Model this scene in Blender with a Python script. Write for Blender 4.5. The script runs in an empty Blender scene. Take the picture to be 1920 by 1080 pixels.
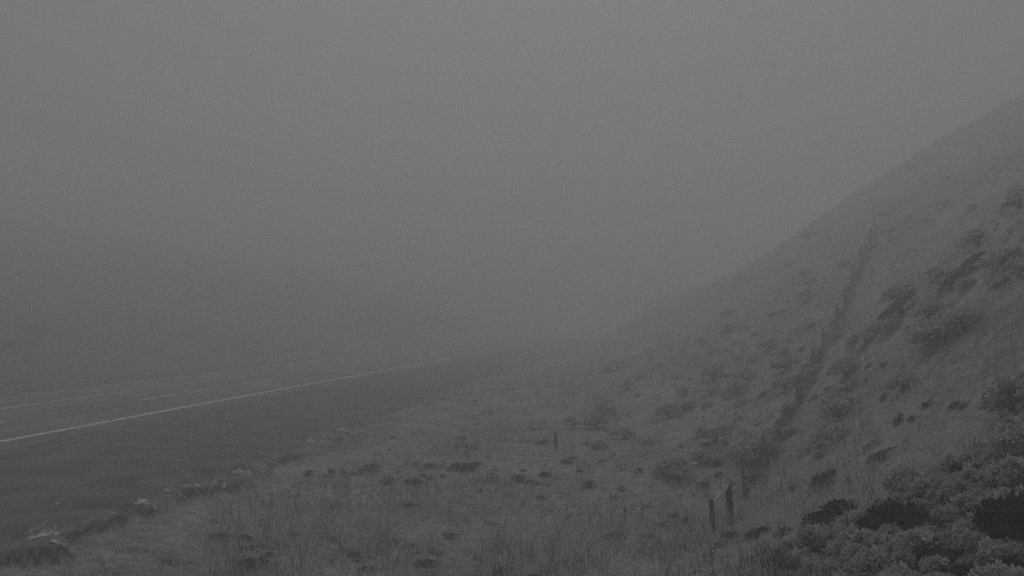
import bpy, math, random
import numpy as np
from mathutils import Vector, Matrix

# ---------------------------------------------------------------- camera, sky, sun, exposure
sc = bpy.context.scene
C = sc.collection
CAM_H = 3.9                       # camera above the road surface
F = 1663.0                        # focal length in photo pixels (1920 wide)
HOR = 600.0                       # horizon row in the photo
cam_d = bpy.data.cameras.new('camera')
cam = bpy.data.objects.new('camera', cam_d)
C.objects.link(cam)
cam_d.sensor_width = 36.0
cam_d.lens = 36.0 * F / 1920.0
cam_d.clip_start = 0.1
cam_d.clip_end = 6000
cam.location = (0, 0, CAM_H)
PITCH = math.atan((HOR - 540.0) / F)
cam.rotation_euler = (math.pi / 2 + PITCH, 0, 0)
sc.camera = cam

SUN_EL, SUN_AZ = math.radians(60), math.radians(3)      # azimuth clockwise from +Y
w = bpy.data.worlds.new('World')
sc.world = w
w.use_nodes = True
nt = w.node_tree
for n in list(nt.nodes):
    nt.nodes.remove(n)
sky = nt.nodes.new('ShaderNodeTexSky')
sky.sky_type = 'NISHITA'
sky.sun_disc = False
sky.sun_elevation = SUN_EL
sky.sun_rotation = SUN_AZ
sky.dust_density = 4.0
bw = nt.nodes.new('ShaderNodeRGBToBW')                  # a monochrome camera
bg = nt.nodes.new('ShaderNodeBackground')
bg.inputs['Strength'].default_value = 0.06
wo = nt.nodes.new('ShaderNodeOutputWorld')
nt.links.new(sky.outputs[0], bw.inputs[0])
nt.links.new(bw.outputs[0], bg.inputs['Color'])
nt.links.new(bg.outputs[0], wo.inputs['Surface'])
sun_d = bpy.data.lights.new('sun', 'SUN')
sun_d.energy = 1.0
sun_d.angle = math.radians(40)
sun = bpy.data.objects.new('sun', sun_d)
C.objects.link(sun)
sd = Vector((math.sin(SUN_AZ) * math.cos(SUN_EL), math.cos(SUN_AZ) * math.cos(SUN_EL), math.sin(SUN_EL)))
sun.rotation_euler = sd.to_track_quat('Z', 'Y').to_euler()

sc.view_settings.view_transform = 'Standard'
sc.view_settings.look = 'None'
sc.view_settings.exposure = -0.76
sc.view_settings.gamma = 1.0
sc.view_settings.use_curve_mapping = False
FOG = 0.0180
FOG_G = 0.4
sc.cycles.volume_bounces = 6
sc.cycles.max_bounces = 10
sc.cycles.use_denoising = False
sc.cycles.use_adaptive_sampling = False

rng = np.random.default_rng(7)
random.seed(7)

# ---------------------------------------------------------------- noise and terrain
def vnoise(x, y, seed=0):
    x = np.asarray(x, float); y = np.asarray(y, float)
    xi = np.floor(x).astype(np.int64); yi = np.floor(y).astype(np.int64)
    fx = x - xi; fy = y - yi
    fx = fx * fx * (3 - 2 * fx); fy = fy * fy * (3 - 2 * fy)
    def h(a, b):
        n = (a * 374761393 + b * 668265263 + seed * 1442695041) & 0xFFFFFFFF
        n = ((n ^ (n >> 13)) * 1274126177) & 0xFFFFFFFF
        return ((n ^ (n >> 16)) & 0xFFFF) / 65535.0
    a = h(xi, yi); b = h(xi + 1, yi); c = h(xi, yi + 1); d = h(xi + 1, yi + 1)
    return (a * (1 - fx) + b * fx) * (1 - fy) + (c * (1 - fx) + d * fx) * fy * 1.0

def fbm(x, y, octaves=4, seed=0):
    s = 0.0; a = 0.5
    for i in range(octaves):
        s = s + a * (vnoise(x * 2 ** i + 17.3 * i, y * 2 ** i - 9.1 * i, seed + i) - 0.5)
        a *= 0.5
    return s

def sstep(a, b, x):
    t = np.clip((x - a) / (b - a), 0, 1)
    return t * t * (3 - 2 * t)

A9 = math.atan((1223 - 960) / F)
SA, CA = math.sin(A9), math.cos(A9)
def bend(u):
    return np.where(u > 40, (np.clip(u, 40, 260) - 40) ** 2 / 1800.0 + np.clip(u - 260, 0, None) * 0.2444, 0.0)
def rise(u):
    """the road climbs gently into the fog"""
    t = np.clip(u - 55, 0, 400)
    return np.where(t < 40, .015 * t * t / 80, .015 * (t - 20))
def to_uv(X, Y):
    """along the road, and distance left of the camera measured to the bending road"""
    u = X * SA + Y * CA
    return u, -X * CA + Y * SA + bend(u)
def from_uv(u, v):
    v = v - bend(u)
    return u * SA - v * CA, u * CA + v * SA

def px3(px, py, Y):
    return ((px - 960) / F * Y, Y, (HOR - py) / F * Y)
ctrl = [(0, -40, -4.6), (-8, 0, -4.6), (0, 5, -4.7), (9, 0, -2.3), (-5, 14, -4.6), (0, 15.6, -4.55), (-6, 25, -4.5),
        (1, 30, -4.35), (-4, 50, -4.2), (4, 60, -3.7), (0, 90, -4.0), (9, 95, -2.7), (7, 130, -3.0), (30, -30, 6.0),
        px3(1334, 1008, 19.8), px3(1394, 930, 23.2), px3(1428, 872, 25.5), px3(1492, 752, 30.5), px3(1566, 618, 38.5), px3(1600, 530, 46), px3(1645, 425, 64),
        px3(1200, 850, 27), px3(1250, 700, 46), px3(1300, 620, 75), px3(1100, 700, 55), px3(1050, 650, 110),
        px3(1900, 1080, 9.8), px3(1600, 1000, 13.5), px3(1450, 1050, 14.5), px3(1700, 900, 16), px3(1900, 850, 12.8), px3(1900, 600, 19.5),
        px3(1700, 575, 28), px3(1900, 400, 32), px3(1920, 195, 104), px3(1820, 232, 99), px3(1920, 300, 52), px3(1724, 290, 92), px3(1600, 375, 93), px3(1507, 440, 94), px3(1420, 492, 112), px3(1345, 530, 132), px3(1200, 590, 175),
        (72, 135, 16), (48, 130, 8), (42, 150, 3), (38, 190, -1), (50, 55, 19), (80, 108, 28), (25, 230, -5), (80, 0, 30), (60, 20, 24)]
P = np.array(ctrl)
def tps(r):
    return np.where(r > 1e-9, r * r * np.log(np.maximum(r, 1e-9)), 0.0)
D = np.hypot(P[:, None, 0] - P[None, :, 0], P[:, None, 1] - P[None, :, 1])
n = len(P)
M_ = np.zeros((n + 3, n + 3))
M_[:n, :n] = tps(D) + np.eye(n) * 2.0
M_[:n, n] = 1; M_[:n, n + 1:] = P[:, :2]
M_[n, :n] = 1; M_[n + 1:, :n] = P[:, :2].T
W_ = np.linalg.solve(M_, np.concatenate([P[:, 2], [0, 0, 0]]))
def hill(X, Y):
    s = np.full(X.shape, W_[n]) + W_[n + 1] * X + W_[n + 2] * Y
    for i in range(n):
        s += W_[i] * tps(np.hypot(X - P[i, 0], Y - P[i, 1]))
    return s + CAM_H

lip_px = [(-200, 1075), (0, 1027), (110, 1016), (125, 995), (205, 965), (250, 950), (280, 933), (300, 925), (330, 912), (430, 897), (500, 868),
          (560, 840), (640, 812), (720, 782), (800, 750), (900, 720)]
LU, LV = [], []
for (a, b) in lip_px:
    Y = CAM_H * F / (b - HOR); X = (a - 960) / F * Y
    u_, v_ = to_uv(np.array(X), np.array(Y)); LU.append(float(u_)); LV.append(float(v_))
o_ = np.argsort(LU); LU = np.array(LU)[o_]; LV = np.array(LV)[o_]
def lip(u):
    return np.interp(u, LU, LV, left=11.1, right=11.0) + 0.9 * fbm(u * 0.9, u * 0 + 3.3, 5, 5)

# erosion ruts cut in the shoulder, (u0,v0,u1,v1,width,depth)
def uvpx(a, b):
    Y = CAM_H * F / (b - HOR); X = (a - 960) / F * Y
    u_, v_ = to_uv(np.array(X), np.array(Y)); return float(u_), float(v_)
ruts = [uvpx(110, 938) + uvpx(252, 952) + (0.28, 0.22), uvpx(395, 843) + uvpx(500, 856) + (0.4, 0.2), uvpx(345, 873) + uvpx(412, 884) + (0.35, 0.2),
        uvpx(0, 993) + uvpx(60, 1000) + (0.25, 0.15)]
def height(X, Y):
    X = np.asarray(X, float); Y = np.asarray(Y, float)
    u, v = to_uv(X, Y)
    lp = lip(u)
    lumps = 0.35 * fbm(X * 0.45, Y * 0.45, 4, 11) + (0.9 + 1.3 * sstep(50, 90, Y)) * fbm(X * 0.07, Y * 0.07, 5, 23)
    hz = hill(np.clip(X, -40, 90), np.clip(Y, -50, 240))
    far = sstep(240, 420, Y)
    hz = hz * (1 - far) + far * (0.5 * np.clip(-v, 0, 60) - 0.3)
    right = hz + lumps * sstep(11, 6, v)
    bl = sstep(4.5, 10.8, v)
    ditch = -0.28 + 0.16 * sstep(23, 36, u) + 0.12 * fbm(X * 1.2, Y * 1.2, 3, 31)
    z = right * (1 - bl) + ditch * bl
    ew = 0.22 + 1.6 * np.clip(fbm(u * .55, u * 0 + 8.8, 3, 33) + .12, 0, .6)
    edge = sstep(-1, 0.0, (v - lp) / ew)                     # the broken bank of the shoulder
    top = -0.006 + (-0.02 + 0.05 * fbm(X * 0.8, Y * 0.8, 3, 41)) * sstep(19.2, 17.5, v) + 0.07 * np.exp(-((v - lp - 0.35) / 0.4) ** 2) * (0.4 + 2.5 * np.clip(fbm(X * 1.1, Y * 1.1, 2, 43), -.1, 1))
    for (u0, v0, u1, v1, wd, dp) in ruts:
        du, dv = u1 - u0, v1 - v0; L2 = du * du + dv * dv
        t = np.clip(((u - u0) * du + (v - v0) * dv) / L2, 0, 1)
        d = np.hypot(u - u0 - t * du, v - v0 - t * dv)
        top = top - dp * np.exp(-(d / wd * 1.6) ** 2) * (0.3 + 0.7 * t)
    z = z * (1 - edge) + top * edge
    onroad = sstep(19.5, 19.9, v) * (1 - sstep(32.4, 32.8, v))
    z = z * (1 - onroad) + (-0.10) * onroad
    L = v - 34.0                                          # the far side
    left = -0.1 - 0.8 * sstep(0, 4, L) + 34.0 * (1 - np.exp(-np.clip(L - 5, 0, 400) / 120.0)) + 5.0 * sstep(2.5, 12, L) * np.exp(-((u - 150) / 32.0) ** 2) + (0.5 * fbm(X * 0.2, Y * 0.2, 4, 51) + 4.5 * fbm(X * 0.03, Y * 0.03, 5, 61)) * sstep(1, 20, L)
    z = np.where(L > 0, left, z)
    return z + rise(u) * sstep(-4, 12, v)

def insage(X, Y):
    """1 inside the crowded sagebrush patch, 0 outside, ragged edge"""
    e = 1.6 * fbm(X * .5, Y * .5, 4, 81)
    return sstep(-.2, .5, X - 0.25 * Y - .1 + e) * sstep(.6, -.6, Y - (12.3 + .12 * X) + e) * sstep(-2, 3, Y)

def h1(X, Y):
    return float(height(np.array([X]), np.array([Y]))[0])

def at(px, py, ymax=260.0):
    """where the ray through a photo pixel meets the ground"""
    dx, dz = (px - 960) / F, (HOR - py) / F
    Ys = np.concatenate([np.arange(5, 60, 0.05), np.arange(60, ymax, 0.3)])
    g = height(dx * Ys, Ys) - (CAM_H + dz * Ys)
    k = np.argmax(g > 0)
    if not (g > 0).any():
        return None
    Y = Ys[k]
    return Vector((dx * Y, Y, h1(dx * Y, Y)))

# ---------------------------------------------------------------- materials (grey: the camera is monochrome)
def mat(name, build, rough=0.9):
    m = bpy.data.materials.new(name); m.use_nodes = True
    t = m.node_tree; b = t.nodes['Principled BSDF']
    b.inputs['Roughness'].default_value = rough
    b.inputs['Specular IOR Level'].default_value = 0.2
    build(t, b); return m
def noise_mix(t, scale, lo, hi, a=0.35, b=0.65, detail=6, coord='Object'):
    tc = t.nodes.new('ShaderNodeTexCoord'); nz = t.nodes.new('ShaderNodeTexNoise')
    nz.inputs['Scale'].default_value = scale; nz.inputs['Detail'].default_value = detail
    t.links.new(tc.outputs[coord], nz.inputs['Vector'])
    mr = t.nodes.new('ShaderNodeMapRange')
    mr.inputs['From Min'].default_value = a; mr.inputs['From Max'].default_value = b
    mr.inputs['To Min'].default_value = lo; mr.inputs['To Max'].default_value = hi
    t.links.new(nz.outputs['Fac'], mr.inputs['Value'])
    return mr.outputs['Result'], nz
def math_n(t, op, x, y):
    m = t.nodes.new('ShaderNodeMath'); m.operation = op
    for i, s in enumerate((x, y)):
        if isinstance(s, (int, float)): m.inputs[i].default_value = s
        else: t.links.new(s, m.inputs[i])
    return m.outputs[0]
def bump(t, b, src, strength, dist):
    bp = t.nodes.new('ShaderNodeBump'); bp.inputs['Strength'].default_value = strength; bp.inputs['Distance'].default_value = dist
    t.links.new(src, bp.inputs['Height']); t.links.new(bp.outputs[0], b.inputs['Normal'])

def ground_b(t, b):
    g1, n1 = noise_mix(t, 0.35, 0.24, 0.36)
    g2, n2 = noise_mix(t, 5.0, 0.7, 1.25)
    grass = math_n(t, 'MULTIPLY', g1, g2)
    s1, n3 = noise_mix(t, 0.8, 0.11, 0.18)
    s2, n4 = noise_mix(t, 28.0, 0.75, 1.3)
    sh = math_n(t, 'MULTIPLY', s1, s2)
    at1 = t.nodes.new('ShaderNodeAttribute'); at1.attribute_name = 'shoulder'
    at2 = t.nodes.new('ShaderNodeAttribute'); at2.attribute_name = 'soil_and_shade'  # dark soil, plus the painted shade of the shoulder bank
    def lerp(a, c, f):
        m = t.nodes.new('ShaderNodeMix'); m.data_type = 'FLOAT'
        t.links.new(f, m.inputs[0])
        for i, s in ((2, a), (3, c)):
            if isinstance(s, (int, float)): m.inputs[i].default_value = s
            else: t.links.new(s, m.inputs[i])
        return m.outputs[0]
    c = lerp(grass, sh, at1.outputs['Fac'])
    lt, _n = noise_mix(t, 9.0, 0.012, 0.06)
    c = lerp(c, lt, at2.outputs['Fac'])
    t.links.new(c, b.inputs['Base Color'])
    bump(t, b, n4.outputs['Fac'], 0.6, 0.03)
M = {}
M['ground'] = mat('ground', ground_b)
def asphalt_b(t, b):
    a, n1 = noise_mix(t, 0.25, 0.16, 0.23)
    ac = t.nodes.new('ShaderNodeAttribute'); ac.attribute_name = 'across'
    wv = math_n(t, 'SINE', math_n(t, 'MULTIPLY', ac.outputs['Fac'], 2 * math.pi / 1.85), 0)
    a = math_n(t, 'MULTIPLY', a, math_n(t, 'ADD', math_n(t, 'MULTIPLY', wv, 0.12), 1.0))
    cr, nc = noise_mix(t, 1.6, 0.35, 1.0, 0.49, 0.512, 3)
    a = math_n(t, 'MULTIPLY', a, math_n(t, 'ADD', math_n(t, 'MULTIPLY', cr, 0.0), 1.0))
    c, n2 = noise_mix(t, 40.0, 0.8, 1.25)
    t.links.new(math_n(t, 'MULTIPLY', a, c), b.inputs['Base Color'])
    bump(t, b, n2.outputs['Fac'], 0.3, 0.01)
M['asphalt'] = mat('asphalt', asphalt_b, 0.8)
def paint(lo, hi):
    def f(t, b):
        a, _ = noise_mix(t, 3.0, lo, hi, 0.3, 0.55)
        t.links.new(a, b.inputs['Base Color'])
    return f
M['edge_paint'] = mat('edge_paint', paint(0.32, 0.85), 0.6)
M['dash_paint'] = mat('dash_paint', paint(0.5, 0.95), 0.6)
M['old_paint'] = mat('old_paint', paint(0.32, 0.7), 0.7)
def tinted(lo, hi):
    def f(t, b):
        a = t.nodes.new('ShaderNodeAttribute'); a.attribute_name = 'tint'
        mr = t.nodes.new('ShaderNodeMapRange'); mr.inputs['To Min'].default_value = lo; mr.inputs['To Max'].default_value = hi
        t.links.new(a.outputs['Fac'], mr.inputs['Value']); t.links.new(mr.outputs[0], b.inputs['Base Color'])
        tr = t.nodes.new('ShaderNodeBsdfTranslucent'); t.links.new(mr.outputs[0], tr.inputs['Color'])      # thin leaves pass light
        mx = t.nodes.new('ShaderNodeMixShader'); mx.inputs[0].default_value = 0.42
        out = [q for q in t.nodes if q.type == 'OUTPUT_MATERIAL'][0]
        t.links.new(b.outputs[0], mx.inputs[1]); t.links.new(tr.outputs[0], mx.inputs[2]); t.links.new(mx.outputs[0], out.inputs['Surface'])
    return f
M['grass'] = mat('dry_grass', tinted(0.22, 0.72))
M['sage'] = mat('sage_leaves', tinted(0.32, 0.78))
M['dark_leaf'] = mat('dark_leaves', tinted(0.015, 0.06))
M['weed'] = mat('weed', tinted(0.07, 0.27))
M['dim_leaf'] = mat('dim_leaves', tinted(0.07, 0.2))
M['juniper'] = mat('juniper_leaves', tinted(0.08, 0.2))
M['clod'] = mat('clod_grass', tinted(0.35, 0.75))
def wood_b(lo, hi):
    def f(t, b):
        a, nz = noise_mix(t, 14.0, lo, hi)
        mp = t.nodes.new('ShaderNodeMapping'); mp.inputs['Scale'].default_value = (1, 1, 0.08)
        tc = [x for x in t.nodes if x.type == 'TEX_COORD'][0]
        t.links.new(tc.outputs['Object'], mp.inputs[0]); t.links.new(mp.outputs[0], nz.inputs['Vector'])
        t.links.new(a, b.inputs['Base Color']); bump(t, b, nz.outputs['Fac'], 0.5, 0.01)
    return f
M['dark_wood'] = mat('dark_wood', wood_b(0.10, 0.2))
M['old_wood'] = mat('old_wood', wood_b(0.02, 0.06))
M['pale_wood'] = mat('pale_wood', wood_b(0.4, 0.62))
M['stem'] = mat('woody_stem', wood_b(0.04, 0.1))
M['sod'] = mat('sod', paint(0.42, 0.7))
M['wire'] = mat('rusty_wire', paint(0.05, 0.1), 0.6)
M['post_plastic'] = mat('post_plastic', paint(0.6, 0.75), 0.5)
M['reflector'] = mat('reflector', paint(0.8, 0.9), 0.3)

# ---------------------------------------------------------------- mesh helpers
def mesh_np(name, verts, faces_flat, nv, material, attrs=None, parent=None, kind=None, smooth=False):
    verts = np.asarray(verts, np.float32).reshape(-1, 3); idx = np.asarray(faces_flat, np.int32).ravel()
    me = bpy.data.meshes.new(name)
    me.vertices.add(len(verts)); me.vertices.foreach_set('co', verts.ravel())
    me.loops.add(len(idx)); me.loops.foreach_set('vertex_index', idx)
    nf = len(idx) // nv
    me.polygons.add(nf); me.polygons.foreach_set('loop_start', np.arange(nf, dtype=np.int32) * nv)
    me.update(calc_edges=True)
    if smooth: me.polygons.foreach_set('use_smooth', np.ones(nf, bool))
    for k, a in (attrs or {}).items():
        at_ = me.attributes.new(k, 'FLOAT', 'POINT'); at_.data.foreach_set('value', np.asarray(a, np.float32).ravel())
    me.materials.append(material)
    me.validate()
    o = bpy.data.objects.new(name, me); C.objects.link(o)
    if parent: o.parent = parent
    if kind: o['kind'] = kind
    return o
def tube(pts, rads, sides=8, seed=None, cap=True):
    """tapered round bar through points -> verts, quad faces"""
    V, Fc = [], []
    pts = [Vector(p) for p in pts]
    r_ = random.Random(seed) if seed is not None else None
    for i, p in enumerate(pts):
        d = (pts[min(i + 1, len(pts) - 1)] - pts[max(i - 1, 0)]).normalized()
        x = d.orthogonal().normalized(); y = d.cross(x)
        for k in range(sides):
            a = 2 * math.pi * k / sides
            rr = rads[i] * (1 + (r_.uniform(-.14, .14) if r_ else 0))
            V.append(p + (x * math.cos(a) + y * math.sin(a)) * rr)
    for i in range(len(pts) - 1):
        for k in range(sides):
            Fc.append((i * sides + k, i * sides + (k + 1) % sides, (i + 1) * sides + (k + 1) % sides, (i + 1) * sides + k))
    if cap:
        Fc.append(tuple(range(sides))[::-1]); Fc.append(tuple((len(pts) - 1) * sides + k for k in range(sides)))
    return V, Fc
def box(x0, x1, y0, y1, z0, z1):
    V = [(x, y, z) for x in (x0, x1) for y in (y0, y1) for z in (z0, z1)]
    Fc = [(0, 1, 3, 2), (4, 6, 7, 5), (0, 4, 5, 1), (2, 3, 7, 6), (0, 2, 6, 4), (1, 5, 7, 3)]
    return [Vector(v) for v in V], Fc
def pymesh(name, parts, material, parent=None, bevel=0):
    V, Fc = [], []
    for (v, f) in parts:
        o = len(V); V += [tuple(x) for x in v]; Fc += [tuple(i + o for i in q) for q in f]
    me = bpy.data.meshes.new(name); me.from_pydata(V, [], Fc); me.materials.append(material)
    o = bpy.data.objects.new(name, me); C.objects.link(o)
    if parent: o.parent = parent
    if bevel:
        b = o.modifiers.new('bevel', 'BEVEL'); b.width = bevel; b.segments = 2
    return o
def tag(o, label, cat, group=None, kind=None):
    if label: o['label'] = label
    if cat: o['category'] = cat
    if group: o['group'] = group
    if kind: o['kind'] = kind
    return o
def empty(name, loc, label, cat, group=None, rz=0.0):
    o = bpy.data.objects.new(name, None); C.objects.link(o); o.location = loc; o.rotation_euler = (0, 0, rz)
    o.empty_display_size = 0.1
    return tag(o, label, cat, group)
def copy_thing(src, loc, rot, scale, label, group=None):
    o = src.copy(); C.objects.link(o); o.location = loc; o.rotation_euler = rot; o.scale = scale
    o['label'] = label
    if group: o['group'] = group
    elif 'group' in o: del o['group']
    for ch in src.children:
        c = ch.copy(); C.objects.link(c); c.parent = o
    return o

# ---------------------------------------------------------------- ground
def axis(knots):
    out = []
    for (a, b, s0, s1) in knots:
        x = a
        while x < b - 1e-6:
            out.append(x); x += s0 + (s1 - s0) * (x - a) / (b - a)
    out.append(knots[-1][1]); return np.array(out)
ua = axis([(-80, 5, 6, 0.3), (5, 34, 0.14, 0.16), (34, 120, 0.18, 1.6), (120, 1100, 2.0, 30)])
va = axis([(-300, -30, 16, 0.5), (-30, -9, 0.5, 0.16), (-9, 13.5, 0.15, 0.11), (13.5, 36, 0.15, 0.6), (36, 420, 0.8, 14)])
UU, VV = np.meshgrid(ua, va, indexing='ij')
VV0 = VV + bend(UU)                      # keep the grid straight across, follow nothing
GX = UU * SA - VV * CA; GY = UU * CA + VV * SA
GZ = height(GX.ravel(), GY.ravel()).reshape(GX.shape)
nu, nv_ = GX.shape
ii = (np.arange(nu - 1)[:, None] * nv_ + np.arange(nv_ - 1)[None, :]).ravel()
faces = np.stack([ii, ii + 1, ii + nv_ + 1, ii + nv_], 1)
u_, v_ = to_uv(GX.ravel(), GY.ravel())
lp_ = lip(u_)
shoulder = sstep(-0.15, 0.25, v_ - lp_ + 0.5 * fbm(GX.ravel() * 1.5, GY.ravel() * 1.5, 3, 71)) * (1 - sstep(33, 35.5, v_))
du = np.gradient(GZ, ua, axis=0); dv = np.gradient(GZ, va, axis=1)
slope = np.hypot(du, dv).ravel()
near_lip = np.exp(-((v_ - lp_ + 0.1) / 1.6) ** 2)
soil_and_shade = sstep(0.5, 1.1, slope) * near_lip * .85  # shade of the steep bank face, painted in as dark ground
shade_and_strip = np.exp(-((v_ - lp_ + 0.6) / 0.55) ** 2) * 0.35 * sstep(0, .2, fbm(u_ * .5, v_ * .5, 3, 77) + .08)  # patchy dark band below the lip: painted shade at the bank's foot
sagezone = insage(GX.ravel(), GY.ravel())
farslope = np.exp(-((v_ - 34.6) / 1.0) ** 2) * .9 + 0.75 * sstep(37, 42, v_) * (1 + fbm(GX.ravel() * .15, GY.ravel() * .15, 3, 83))
FPT = np.array([(*(at(a, b).xy),) for (a, b) in [(1394, 932), (1428, 874), (1462, 812), (1492, 756), (1519, 703), (1543, 658), (1566, 620), (1584, 578), (1602, 536), (1618, 496), (1632, 458), (1643, 428)]])
gx, gy = GX.ravel(), GY.ravel(); trail = np.full(gx.shape, 1e9)
for q0, q1 in zip(FPT[:-1], FPT[1:]):
    d_ = q1 - q0; tt = np.clip(((gx - q0[0]) * d_[0] + (gy - q0[1]) * d_[1]) / (d_ @ d_), 0, 1)
    trail = np.minimum(trail, np.hypot(gx - q0[0] - tt * d_[0], gy - q0[1] - tt * d_[1]))
shade_and_strip = np.maximum(shade_and_strip, np.exp(-(trail / .32) ** 2) * .85)  # the dark ground strip along the fence is merged in here
soil_and_shade = np.clip(np.maximum(np.maximum(soil_and_shade, shade_and_strip), np.maximum(sagezone, farslope)), 0, 1)
ground = mesh_np('ground', np.stack([GX.ravel(), GY.ravel(), GZ.ravel()], 1), faces, 4, M['ground'], {'shoulder': shoulder, 'soil_and_shade': soil_and_shade}, kind='structure', smooth=True)

# ---------------------------------------------------------------- road and its markings
def strip(name, v0, v1, u0, u1, z, material, parent=None, kind=None, step=2.0, wob=0.0, crown=True, thick=None):
    us = np.arange(u0, u1 + 1e-6, min(step, (u1 - u0) / 2))
    V, Fc = [], []
    nvv = max(2, int((v1 - v0) / 0.4) + 1)
    vs = np.linspace(v0, v1, nvv)
    for i, u in enumerate(us):
        for k, v in enumerate(vs):
            vv = v + (wob * (float(vnoise(u * 1.7, k * 7.0, 91)) - 0.5) if k in (0, nvv - 1) else 0)
            X, Y = from_uv(np.array(u), np.array(vv))
            cz = 0.06 - abs(v - 26.0) * 0.009
            V.append((float(X), float(Y), z + cz + float(rise(u))))
    for i in range(len(us) - 1):
        for k in range(nvv - 1):
            a = i * nvv + k
            Fc.append((a, a + 1, a + nvv + 1, a + nvv))
    return mesh_np(name, V, Fc, 4, material, {'across': np.tile(vs, len(us))}, parent=parent, kind=kind)
road = strip('road', 19.3, 32.9, -80, 700, 0.0, M['asphalt'], kind='structure', wob=0.12)
strip('edge_line', 20.50, 20.78, -80, 500, 0.004, M['edge_paint'], parent=road, step=1.0, wob=0.03)
strip('centre_line', 27.90, 28.10, -80, 500, 0.004, M['old_paint'], parent=road, step=1.0, wob=0.03)
strip('far_edge_line', 31.9, 32.0, -80, 500, 0.004, M['old_paint'], parent=road, step=1.0, wob=0.03)
# dashes: placed from the photograph, the rest on the same beat
d0 = uvpx(190, 765)[0]; d1 = uvpx(345, 740)[0]
per = 12.2
ud = uvpx(42, 792)[0]
for k in range(-4, 16):
    s = ud - 3.0 + k * per
    strip('lane_dash', 24.26, 24.46, s, s + 3.0, 0.004, M['dash_paint'], parent=road, step=0.5, wob=0.03)

# ---------------------------------------------------------------- grass, one mass nobody could count
def blades(X, Y, Z, nb, hgt, wid, spread, tint, segs=2):
    """tufts of bent blades at points -> verts, tris, tint"""
    N = len(X)
    ang = rng.uniform(0, 2 * np.pi, (N, nb)); rad = spread[:, None] * np.sqrt(rng.uniform(0, 1, (N, nb)))
    bx = X[:, None] + rad * np.cos(ang); by = Y[:, None] + rad * np.sin(ang); bz = np.broadcast_to(Z[:, None] - 0.03, bx.shape)
    h = hgt[:, None] * rng.uniform(0.5, 1.15, (N, nb))
    la = ang + rng.normal(0, 0.8, (N, nb)); lean = rng.uniform(0.1, 0.75, (N, nb)) * h
    fa = rng.uniform(0, np.pi, (N, nb)); wd = wid[:, None] * rng.uniform(0.6, 1.3, (N, nb)) * 0.5
    cx, cy = np.cos(fa) * wd, np.sin(fa) * wd
    mx, my, mz = bx + lean * .3 * np.cos(la), by + lean * .3 * np.sin(la), bz + h * .62
    tx, ty, tz = bx + lean * np.cos(la), by + lean * np.sin(la), bz + h * .97
    V = np.stack([np.stack([bx - cx, by - cy, bz], -1), np.stack([bx + cx, by + cy, bz], -1),
                  np.stack([mx - cx * .8, my - cy * .8, mz], -1), np.stack([mx + cx * .8, my + cy * .8, mz], -1),
                  np.stack([tx, ty, tz], -1)], 2).reshape(-1, 3)
    k = np.arange(N * nb)[:, None] * 5
    T = (k + np.array([[0, 1, 3, 0, 3, 2, 2, 3, 4]])).reshape(-1, 3)
    tn = np.repeat(np.clip(tint[:, None] + rng.normal(0, .12, (N, nb)), 0, 1).ravel(), 5)
    return V, T, tn
GVs, GTs, GNs = [], [], []
def scatter(Ylo, Yhi, dens, nb, hm, wm):
    # uniform over a fan-shaped field in front of the camera (plus a margin each side)
    xr = 0.75
    area = (Yhi ** 2 - Ylo ** 2) * xr
    N = int(area * dens)
    Y = np.sqrt(rng.uniform(Ylo ** 2, Yhi ** 2, N)); X = rng.uniform(-xr, xr, N) * Y
    u, v = to_uv(X, Y); lp = lip(u)
    patch = fbm(X * 0.5, Y * 0.5, 4, 101)
    sagez = insage(X, Y)
    keep = (v < lp - 0.25) & (rng.uniform(0, 1, N) < np.clip(0.72 + 2.4 * patch + 1.2 * fbm(X * 2.5, Y * 2.5, 2, 103), 0.08, 1)) & ~(rng.uniform(0, 1, N) < sagez * .97)
    X, Y, v, patch = X[keep], Y[keep], v[keep], patch[keep]; lp = lp[keep]
    Z = height(X, Y)
    hh = hm * rng.uniform(.5, 1.3, len(X)) * (1 + 1.2 * np.clip(patch, -.3, .3)) * np.where(v > lp - 2.0, 0.55, 1.0)
    tint = np.clip(0.62 + 1.5 * fbm(X * 0.9, Y * 0.9, 4, 111) + 1.5 * fbm(X * 4, Y * 4, 2, 113) + rng.normal(0, .08, len(X)), 0.02, 1)
    Vb, Tb, Nb = blades(X, Y, Z, nb, hh, np.full(len(X), wm), rng.uniform(.06, .16, len(X)), tint)
    off = sum(len(q) for q in GVs)
    GVs.append(Vb); GTs.append(Tb + off); GNs.append(Nb)
scatter(7, 22, 26, 12, 0.24, 0.012)
scatter(22, 40, 12, 8, 0.26, 0.022)
scatter(40, 75, 5, 5, 0.30, 0.045)
scatter(75, 130, 1.3, 5, 0.40, 0.09)
# tall seed stalks among the nearer grass
N = 5200
Y = rng.uniform(9, 24, N); X = rng.uniform(-.35, .42, N) * Y
u, v = to_uv(X, Y); kp = (v < lip(u) - 1.2) & (rng.uniform(0, 1, N) < np.clip(.25 + 2.0 * fbm(X * .4, Y * .4, 3, 131) + .25 * sstep(0, 3, X), 0, 1)) & (insage(X, Y) < .5)
X, Y = X[kp], Y[kp]; N = len(X)
Vb, Tb, Nb = blades(X, Y, height(X, Y), 4, rng.uniform(.35, .75, N), np.full(N, .014), np.full(N, .07), np.clip(rng.choice([.02, .9], N, p=[.55, .45]) + rng.normal(0, .1, N), 0, 1))
off = sum(len(q) for q in GVs); GVs.append(Vb); GTs.append(Tb + off); GNs.append(Nb)
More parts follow.
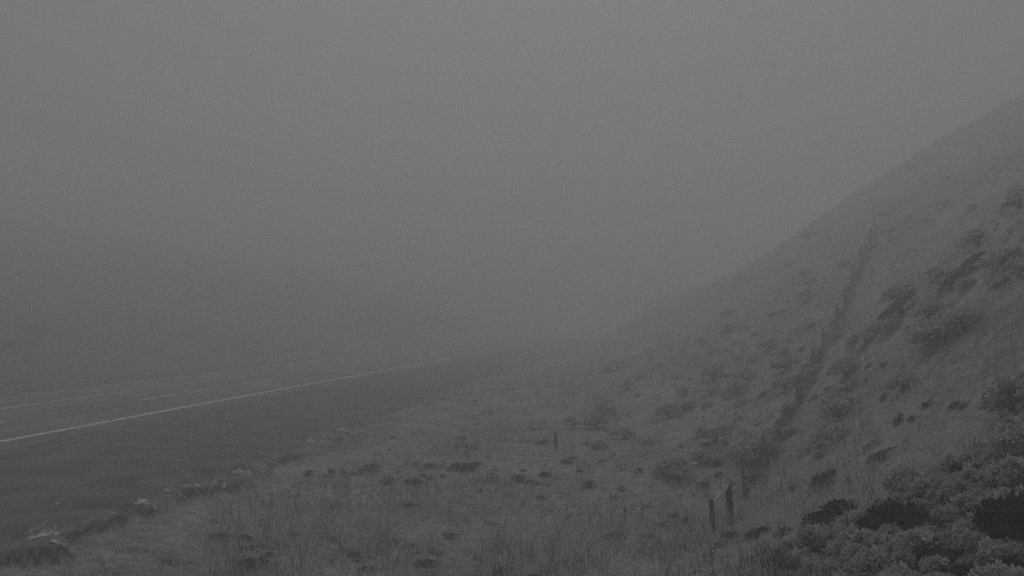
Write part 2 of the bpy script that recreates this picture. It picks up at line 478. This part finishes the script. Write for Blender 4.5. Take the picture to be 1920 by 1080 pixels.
# verge across the road
N = 9000
u = rng.uniform(10, 120, N); v = 33.6 + rng.exponential(6, N)
X, Y = from_uv(u, v); Z = height(X, Y)
Vb, Tb, Nb = blades(X, Y, Z, 5, rng.uniform(.15, .45, N), np.full(N, .05), np.full(N, .25), np.clip(rng.normal(.4, .2, N), 0, 1))
off = sum(len(q) for q in GVs); GVs.append(Vb); GTs.append(Tb + off); GNs.append(Nb)
g = mesh_np('grass', np.concatenate(GVs), np.concatenate(GTs), 3, M['grass'], {'tint': np.concatenate(GNs)})
tag(g, 'pale dry grass covering the meadow and the hillside', 'grass', kind='stuff')
print('grass tris', sum(len(t) for t in GTs))

# ---------------------------------------------------------------- shrubs
def shrub_mesh(name, seed, material, lobes, leaf, nleaf, wide=0.5, tall=0.6, cone=False, lo=.5):
    r = np.random.default_rng(seed)
    Vs, Ts = [], []
    for L in range(lobes):
        if cone:
            t = L / max(1, lobes - 1); a = r.uniform(0, 6.28)
            rr = wide * (1 - t) * .62 + .03
            c = np.array([math.cos(a) * rr * .6, math.sin(a) * rr * .6, tall * (.1 + .86 * t)]); R = np.array([rr * .6 + .06, rr * .6 + .06, tall / lobes * 1.6 + .05])
        else:
            a = r.uniform(0, 6.28); q = wide * math.sqrt(r.uniform(0, 1)) * .75
            c = np.array([math.cos(a) * q, math.sin(a) * q, tall * r.uniform(.4, .82) * (1 - .35 * q / wide)])
            R = np.array([1, 1, .8]) * wide * r.uniform(.14, .4)
        d = r.normal(0, 1, (nleaf, 3)); d /= np.linalg.norm(d, axis=1)[:, None]
        d[:, 2] = np.where(d[:, 2] < -.35, -d[:, 2], d[:, 2])
        p = c + d * R * np.where(r.uniform(0, 1, (nleaf, 1)) < .2, r.uniform(1.0, 1.5, (nleaf, 1)), r.uniform(.5, 1.1, (nleaf, 1)))
        up = d * .6 + np.array([0, 0, .7]) + r.normal(0, .35, (nleaf, 3)); up /= np.linalg.norm(up, axis=1)[:, None]
        sd_ = np.cross(up, r.normal(0, 1, (nleaf, 3))); sd_ /= np.linalg.norm(sd_, axis=1)[:, None]
        s = leaf * r.uniform(.6, 1.5, (nleaf, 1))
        q = np.stack([p - sd_ * s * .12, p - sd_ * s * .35 + up * s * .7, p + up * s * 1.25, p + sd_ * s * .35 + up * s * .6], 1)
        Vs.append(q.reshape(-1, 3)); Ts.append(np.full(nleaf * 4, np.clip(r.normal(.5, .16), 0, 1)) + np.repeat(r.normal(0, .15, nleaf), 4))
    V = np.concatenate(Vs); F_ = np.arange(len(V)).reshape(-1, 4)
    V[:, 2] = np.maximum(V[:, 2], 0.0)
    o = mesh_np(name, V, F_, 4, material, {'tint': np.clip(np.concatenate(Ts), 0, 1)})
    st = []
    for k in range(6):
        a = r.uniform(0, 6.28); q = wide * r.uniform(.15, .55)
        tip = (math.cos(a) * q, math.sin(a) * q, tall * r.uniform(.5, .8)); mid = (tip[0] * .4, tip[1] * .4, tip[2] * .45)
        st.append(tube([(0, 0, -.08), mid, tip], [.03 * wide / .5, .02 * wide / .5, .006], 5, cap=False))
    if name == 'grass_clod':                               # the sod under the tuft
        mv, mf = [(0, 0, tall * .62)], []
        for j in range(1, 5):
            for k in range(12):
                a = k / 12 * 6.2832; rr = wide * j / 4 * (.8 + .35 * r.uniform()); mv.append((math.cos(a) * rr, math.sin(a) * rr, tall * (.62 * (1 - (j / 4) ** 2) + .06 * r.normal()) - (.05 if j == 4 else 0)))
        for k in range(12): mf.append((0, 1 + k, 1 + (k + 1) % 12))
        for j in range(3):
            for k in range(12): mf.append((1 + j * 12 + k, 1 + (j + 1) * 12 + k, 1 + (j + 1) * 12 + (k + 1) % 12, 1 + j * 12 + (k + 1) % 12))
        pymesh('sod', [([Vector(q) for q in mv], mf)], M['sod'], parent=o)
        return o
    s = pymesh('stem', st, M['stem'], parent=o)
    return o
protos = {}
used = set()
def proto(kind, i):
    key = (kind, i)
    if key not in protos:
        if kind == 'sagebrush':
            protos[key] = tag(shrub_mesh('sagebrush', 200 + i, M['sage'], 14 + i, .075, 110, .5, .62), '', 'sagebrush')
        elif kind == 'dark_shrub':
            protos[key] = tag(shrub_mesh('dark_shrub', 300 + i, M['dark_leaf'], 9 + i, .07, 110, .5, .55), '', 'shrub')
        elif kind == 'weed_clump':
            protos[key] = tag(shrub_mesh('weed_clump', 400 + i, M['weed'], 8 + i, .16, 16, .5, .5), '', 'weed')
        elif kind == 'dim_shrub':
            protos[key] = tag(shrub_mesh('dim_shrub', 350 + i, M['dim_leaf'], 9 + i, .08, 70, .5, .5), '', 'shrub')
        elif kind == 'young_juniper':
            protos[key] = tag(shrub_mesh('young_juniper', 500 + i, M['juniper'], 14, .16, 40, .95, 1.5, cone=True), '', 'tree')
        elif kind == 'grass_clod':
            protos[key] = tag(shrub_mesh('grass_clod', 600 + i, M['clod'], 8, .1, 22, .5, .28), '', 'grass clump')
    return protos[key]
def put(kind, i, p, s, label, group=None, sz=1.0, sink=0.03):
    src = proto(kind, i)
    rz = random.uniform(0, 6.28)
    loc = (p[0], p[1], h1(p[0], p[1]) - sink)
    x_, y_ = p[0], p[1]                                    # lean with the slope the plant grows on
    nrm = Vector(((h1(x_ - .3, y_) - h1(x_ + .3, y_)) / .6, (h1(x_, y_ - .3) - h1(x_, y_ + .3)) / .6, 1)).normalized()
    if kind == 'sagebrush': nrm = (nrm + Vector((0, 0, .6))).normalized()
    rot = (Vector((0, 0, 1)).rotation_difference(nrm) @ Matrix.Rotation(rz, 3, 'Z').to_quaternion()).to_euler()
    scl = (s, s * random.uniform(.85, 1.15), s * sz)
    if (kind, i) not in used:
        used.add((kind, i)); src.location = loc; src.rotation_euler = rot; src.scale = scl; src['label'] = label
        if group: src['group'] = group
        return src
    return copy_thing(src, loc, rot, scl, label, group)

# dark shrubs one can point to: (px, py of base, width px, height factor, label)
named_dark = [
    (1560, 985, 125, .75, 'large black shrub low in the sagebrush, left one of the dark pair'),
    (1672, 1000, 135, .75, 'large black shrub low in the sagebrush, right one of the dark pair'),
    (1905, 1010, 150, 1.0, 'blackest shrub at the right edge above the bottom corner'),
    (1690, 588, 95, .55, 'long dark shrub halfway up the hillside right of the fence'),
    (1748, 632, 66, .7, 'dark shrub just below the long dark one on the hillside'),
    (1820, 878, 80, .6, 'dark shrub at the upper edge of the sagebrush patch near the right edge'),
    (1870, 925, 90, .6, 'dark shrub between the sagebrush patch top and the right edge'),
    (1545, 905, 70, .6, 'small dark shrub just above the dark pair'),
    (1650, 862, 60, .6, 'small dark shrub above the sagebrush patch, right of the hot grass gap'),
    (1415, 1005, 62, .6, 'dark shrub right of the broken fence brace'),
    (1362, 1012, 40, 1.0, 'dark shrub at the foot of the broken fence brace'),
    (1515, 450, 40, .8, 'shrub standing on the hill skyline'),
    (1830, 500, 90, .5, 'dark shrub high on the slope near the right edge'),
    (1795, 530, 70, .4, 'dim low shrub high on the slope, left of its slightly higher neighbour'),
    (870, 880, 60, .4, 'low dark shrub in the middle of the meadow'),
    (1022, 890, 30, .6, 'small dark shrub in the meadow below the stake'),
    (60, 640, 66, 1.0, 'dark bush on the far slope across the road at the left edge'),
    (22, 655, 44, .8, 'small dark bush beside the larger one across the road'),
]
named_dark[8] = (1650, 862, 60, .6, 'small dark shrub above the sagebrush patch, between the fence and the right edge')
for k, (a, b, wpx, hf, lb) in enumerate(named_dark):
    p = at(a, b)
    if p is None: print('no ground', a, b); continue
    s = wpx / F * p.y / 1.05
    put('dark_shrub' if k in (0, 1, 2, 5, 6, 7) else 'dim_shrub', k % 4, p, s, lb, None, hf)
# dense sagebrush in the lower right
cnt = 0
placed = []
def sage_label(p):
    a = 960 + F * p.x / p.y
    if p.y < 9.6: return 'pale feathery sagebrush at the very front of the crowded patch by the bottom edge', 'sagebrush along the bottom edge'
    if a > 1760: return 'pale sagebrush among the blackest gaps at the right edge of the crowded patch', 'sagebrush at the right edge of the patch'
    if p.y > 14.0: return 'pale sagebrush along the upper rim of the crowded patch behind the black shrubs', 'sagebrush on the upper rim of the patch'
    if a < 1540: return 'pale sagebrush at the left end of the crowded patch near the fence brace', 'sagebrush at the left end of the patch'
    return 'pale silvery sagebrush in the middle of the crowded patch around the black shrubs', 'sagebrush in the middle of the patch'
blk = [at(q[0], q[1]) for q in named_dark[:3]]
for k in range(6000):
    if cnt >= 200: break
    Y = random.uniform(7.2, 20); X = random.uniform(.2 * Y, .64 * Y)
    if random.random() > float(insage(np.array(X), np.array(Y))): continue
    p = Vector((X, Y, 0))
    if any(abs(p.x - q.x) < .34 and -.75 < p.y - q.y < .3 for q in blk): continue
    if any((p.xy - q.xy).length < .3 for q in placed): continue
    placed.append(p)
    lb, gr = sage_label(p)
    put('sagebrush', cnt % 6, p, random.choice((.24, .3, .36, .44, .54, .62)) * random.uniform(.9, 1.1), lb, gr, random.uniform(.8, 1.25))
    cnt += 1
print('sage patch', cnt)
def fence_x(b):
    return np.interp(b, [428, 536, 620, 756, 932, 1000], [1643, 1602, 1566, 1492, 1394, 1334])
def hill_zone(a, b):
    side = 'right' if a > fence_x(b) else 'left'
    lvl = 'high' if b < 520 else ('halfway' if b < 700 else 'low')
    return {('left', 'high'): ('small grey sagebrush near the hill skyline, left of the wire fence', 'sagebrush near the skyline left of the fence'),
            ('left', 'halfway'): ('small grey sagebrush halfway down the slope, left of the wire fence', 'sagebrush halfway down left of the fence'),
            ('left', 'low'): ('small grey sagebrush at the foot of the slope, left of the wire fence', 'sagebrush at the foot of the slope left of the fence'),
            ('right', 'high'): ('small grey sagebrush high on the hill, right of the wire fence', 'sagebrush high on the hill right of the fence'),
            ('right', 'halfway'): ('small grey sagebrush halfway up the hill, right of the wire fence', 'sagebrush halfway up right of the fence'),
            ('right', 'low'): ('small grey sagebrush right of the fence, just above the crowded patch', 'sagebrush just above the crowded patch')}[(side, lvl)]
def weed_zone(a, b):
    if a > fence_x(b):
        return ('low dark weed clump in the hillside grass right of the wire fence', 'dark weeds right of the fence')
    if b > 940:
        return ('low dark weed clump in the pale grass along the bottom edge', 'dark weeds along the bottom edge') if a < 700 else ('low dark weed clump in the meadow between bottom edge and lone stake', 'dark weeds below the stake')
    if a < 780: return ('low dark weed clump in the long dark streak at the meadow\'s left', 'dark weeds in the meadow streak')
    if a < 1045: return ('low dark weed clump in the meadow just left of the lone stake', 'dark weeds left of the stake')
    if b > 780: return ('low dark weed clump between the lone stake and the wire fence', 'dark weeds between stake and fence')
    return ('low dark weed clump on the lower slope above the lone stake', 'dark weeds above the stake')
# scattered sagebrush over the slope
c2 = 0
for k in range(3000):
    if c2 >= 90: break
    a = random.uniform(1050, 1960); b = random.uniform(300, 900)
    if b < 640 - (a - 1130) * .78 + 40: continue
    p = at(a, b)
    if p is None or p.y > 100: continue
    if fbm(np.array([p.x * .2]), np.array([p.y * .2]), 3, 121)[0] < -.05: continue
    if any((p.xy - q.xy).length < .9 for q in placed): continue
    placed.append(p)
    put('sagebrush', c2 % 6, p, random.uniform(.5, 1.3), *hill_zone(a, b), random.uniform(.6, .9))
    c2 += 1
# low dark weeds in the meadow and on the slope
c3 = 0
clus = [(930, 860, 130, 35), (1150, 740, 120, 40), (1020, 960, 200, 60), (700, 1050, 260, 25), (1330, 820, 90, 60), (650, 886, 70, 5), (1100, 860, 160, 50), (1310, 1030, 60, 30), (300, 1040, 160, 20),
        (1500, 830, 120, 50), (1700, 760, 150, 90), (1400, 650, 130, 60), (1380, 760, 130, 60), (1250, 660, 90, 30)]
for k in range(4000):
    if c3 >= 215: break
    cx, cy, sx, sy = random.choice(clus)
    a, b = random.gauss(cx, sx), random.gauss(cy, sy)
    if a < 20 or a > 1930 or b > 1110: continue
    p = at(a, b)
    if p is None or p.y > 110: continue
    u, v = to_uv(np.array(p.x), np.array(p.y))
    if v > 9.5: continue
    if any((p.xy - q.xy).length < .3 for q in placed): continue
    placed.append(p)
    small = random.choice((.12, .15, .19, .24, .3)) * random.uniform(.85, 1.2) * (1 + p.y / 50)
    put('weed_clump', c3 % 4, p, small, *weed_zone(a, b), random.uniform(.35, .75))
    c3 += 1
# pale clumps along the broken edge of the shoulder
c4 = 0
for (a, b, wpx) in [(22, 1003, 40), (58, 1010, 30), (88, 936, 26), (190, 936, 34), (238, 942, 26), (285, 915, 30), (305, 908, 26), (335, 862, 22), (345, 900, 34), (375, 896, 32), (405, 890, 30), (430, 884, 40),
                    (455, 878, 26), (475, 868, 28), (500, 862, 24), (560, 826, 30), (578, 820, 28), (625, 806, 24), (638, 800, 22), (700, 780, 22), (118, 940, 20), (495, 848, 18)]:
    p = at(a, b)
    cu, cv = to_uv(np.array(p.x), np.array(p.y)); cu = float(cu); cv = float(lip(np.array(cu))) + random.uniform(0.0, .35)
    if wpx > 20 and (a, b) not in [(88, 936), (335, 862)]:
        cx_, cy_ = from_uv(np.array(cu), np.array(cv)); p = Vector((float(cx_), float(cy_), 0))
    put('grass_clod', c4 % 4, p, wpx * random.choice((.9, 1.1, 1.3, 1.5)) / F * p.y / .95, 'pale grassy clod on the crumbling edge of the gravel shoulder', 'grassy clods along the shoulder edge', random.uniform(.7, 1.3), .03)
    c4 += 1

# ---------------------------------------------------------------- fence up the hill
FP = [(1334, 1000, .78, .055), (1367, 980, .88, .07), (1394, 932, 1.15, .042), (1428, 874, 1.0, .04), (1462, 812, 1.0, .04), (1492, 756, 1.0, .045), (1519, 703, 1.05, .045),
      (1543, 658, 1.0, .045), (1566, 620, 1.3, .06), (1584, 578, 1.1, .05), (1602, 536, 1.1, .05), (1618, 496, 1.1, .05), (1632, 458, 1.1, .055), (1643, 428, 1.15, .07)]
base = [at(a, b) for (a, b, h, r) in FP]
fence = empty('wire_fence', base[0], 'old post and wire fence climbing the hillside from the sagebrush', 'fence')
tops = []
for i, (p, (a, b, h, r)) in enumerate(zip(base, FP)):
    q = p - base[0]; tl = Vector((random.uniform(-.13, .13), random.uniform(-.1, .1), 0)); h *= .9 if i > 1 else 1.0
    top = q + tl + Vector((0, 0, h)); tops.append(top)
    o = pymesh('post', [tube([q - Vector((0, 0, .4)), q + tl * .5 + Vector((0, 0, h * .5)), top], [r * 1.05, r, r * .92], 9, seed=i)], M['old_wood'] if i < 2 else M['dark_wood'], parent=fence)
for lv in (.3, .55, .8, .96):
    seg = []
    for i in range(len(base) - 1):
        a_ = (base[i] - base[0]).lerp(tops[i], lv); b_ = (base[i + 1] - base[0]).lerp(tops[i + 1], lv)
        m_ = a_.lerp(b_, .5) - Vector((0, 0, .04 + .04 * random.random()))
        seg.append(tube([a_, m_, b_], [.004] * 3, 4, cap=False))
    pymesh('wire', seg, M['wire'], parent=fence)
a_ = tops[0] + Vector((0.02, 0, -.10)); b_ = tops[1] + Vector((-.02, 0, -.02))
rail = pymesh('brace_rail', [tube([a_, a_.lerp(b_, .5), b_], [.045, .042, .045], 8, seed=50)], M['pale_wood'], parent=fence)
rail['label'] = 'pale weathered rail joining the first two posts'
# tall dark weeds grown up along the fence line
c5 = 0
for i in range(2, len(base) - 1):
    for t in ((.08, .3, .5, .72, .9) if i < 9 else (.2, .5, .8)):
        p = base[i].lerp(base[i + 1], t) + Vector((random.uniform(-.25, .25), random.uniform(-.2, .2), 0))
        put('weed_clump', c5 % 4, p, random.uniform(.2, .42), 'dark weed clump growing along the line of the wire fence', 'weeds along the fence', random.uniform(1.0, 1.5)); c5 += 1

# ---------------------------------------------------------------- stake and delineators
p = at(1042, 846)
st = empty('marker_stake', p, 'short dark stake standing alone in the middle of the meadow', 'stake')
pymesh('shaft', [tube([(0, 0, -.3), (0.01, 0, .3), (-.03, 0, .62)], [.05, .05, .045], 8, seed=3)], M['dark_wood'], parent=st)
pymesh('cap', [tube([(-.03, 0, .622), (-.035, 0, .68)], [.055, .05], 8)], M['dark_wood'], parent=st)
def delineator(u, v, h, label):
    X, Y = from_uv(np.array(float(u)), np.array(float(v))); X, Y = float(X), float(Y)
    z = h1(X, Y)
    o = empty('delineator_post', (X, Y, z), label, 'road marker', 'roadside reflector posts', rz=math.atan2(-X, Y))
    pymesh('post', [box(-.045, .045, -.012, .012, -.1, h)], M['post_plastic'], parent=o, bevel=.004)
    pymesh('reflector', [box(-.06, .06, -.022, -.014, h - .24, h - .06)], M['reflector'], parent=o, bevel=.003)
    return o
delineator(uvpx(568, 752)[0], uvpx(568, 752)[1], 1.08, 'slim reflector post on the near shoulder beside the white edge line')
delineator(uvpx(567, 678)[0], uvpx(567, 678)[1] + .2, .82, 'slim reflector post beyond the far side of the road')

# ---------------------------------------------------------------- haze
hz = bpy.data.meshes.new('haze')
zlo = float(GZ.min()) - 1.0; zhi = float(GZ.max()) + 2.0
x0, x1 = float(GX.min()) - 5, float(GX.max()) + 5; y0, y1 = float(GY.min()) - 5, float(GY.max()) + 5
V, Fc = box(x0, x1, y0, y1, zlo, zhi)
hz.from_pydata([tuple(v) for v in V], [], Fc)
ho = bpy.data.objects.new('haze', hz); C.objects.link(ho); ho['kind'] = 'stuff'
hm = bpy.data.materials.new('haze'); hm.use_nodes = True
t = hm.node_tree
for nn in list(t.nodes):
    if nn.type == 'BSDF_PRINCIPLED': t.nodes.remove(nn)
pv = t.nodes.new('ShaderNodeVolumePrincipled')
pv.inputs['Color'].default_value = (.93, .93, .93, 1)
pv.inputs['Density'].default_value = FOG
pv.inputs['Anisotropy'].default_value = FOG_G
out = [nn for nn in t.nodes if nn.type == 'OUTPUT_MATERIAL'][0]
t.links.new(pv.outputs[0], out.inputs['Volume'])
hz.materials.append(hm)
print('haze z', zlo, zhi, 'ground verts', len(GX.ravel()))
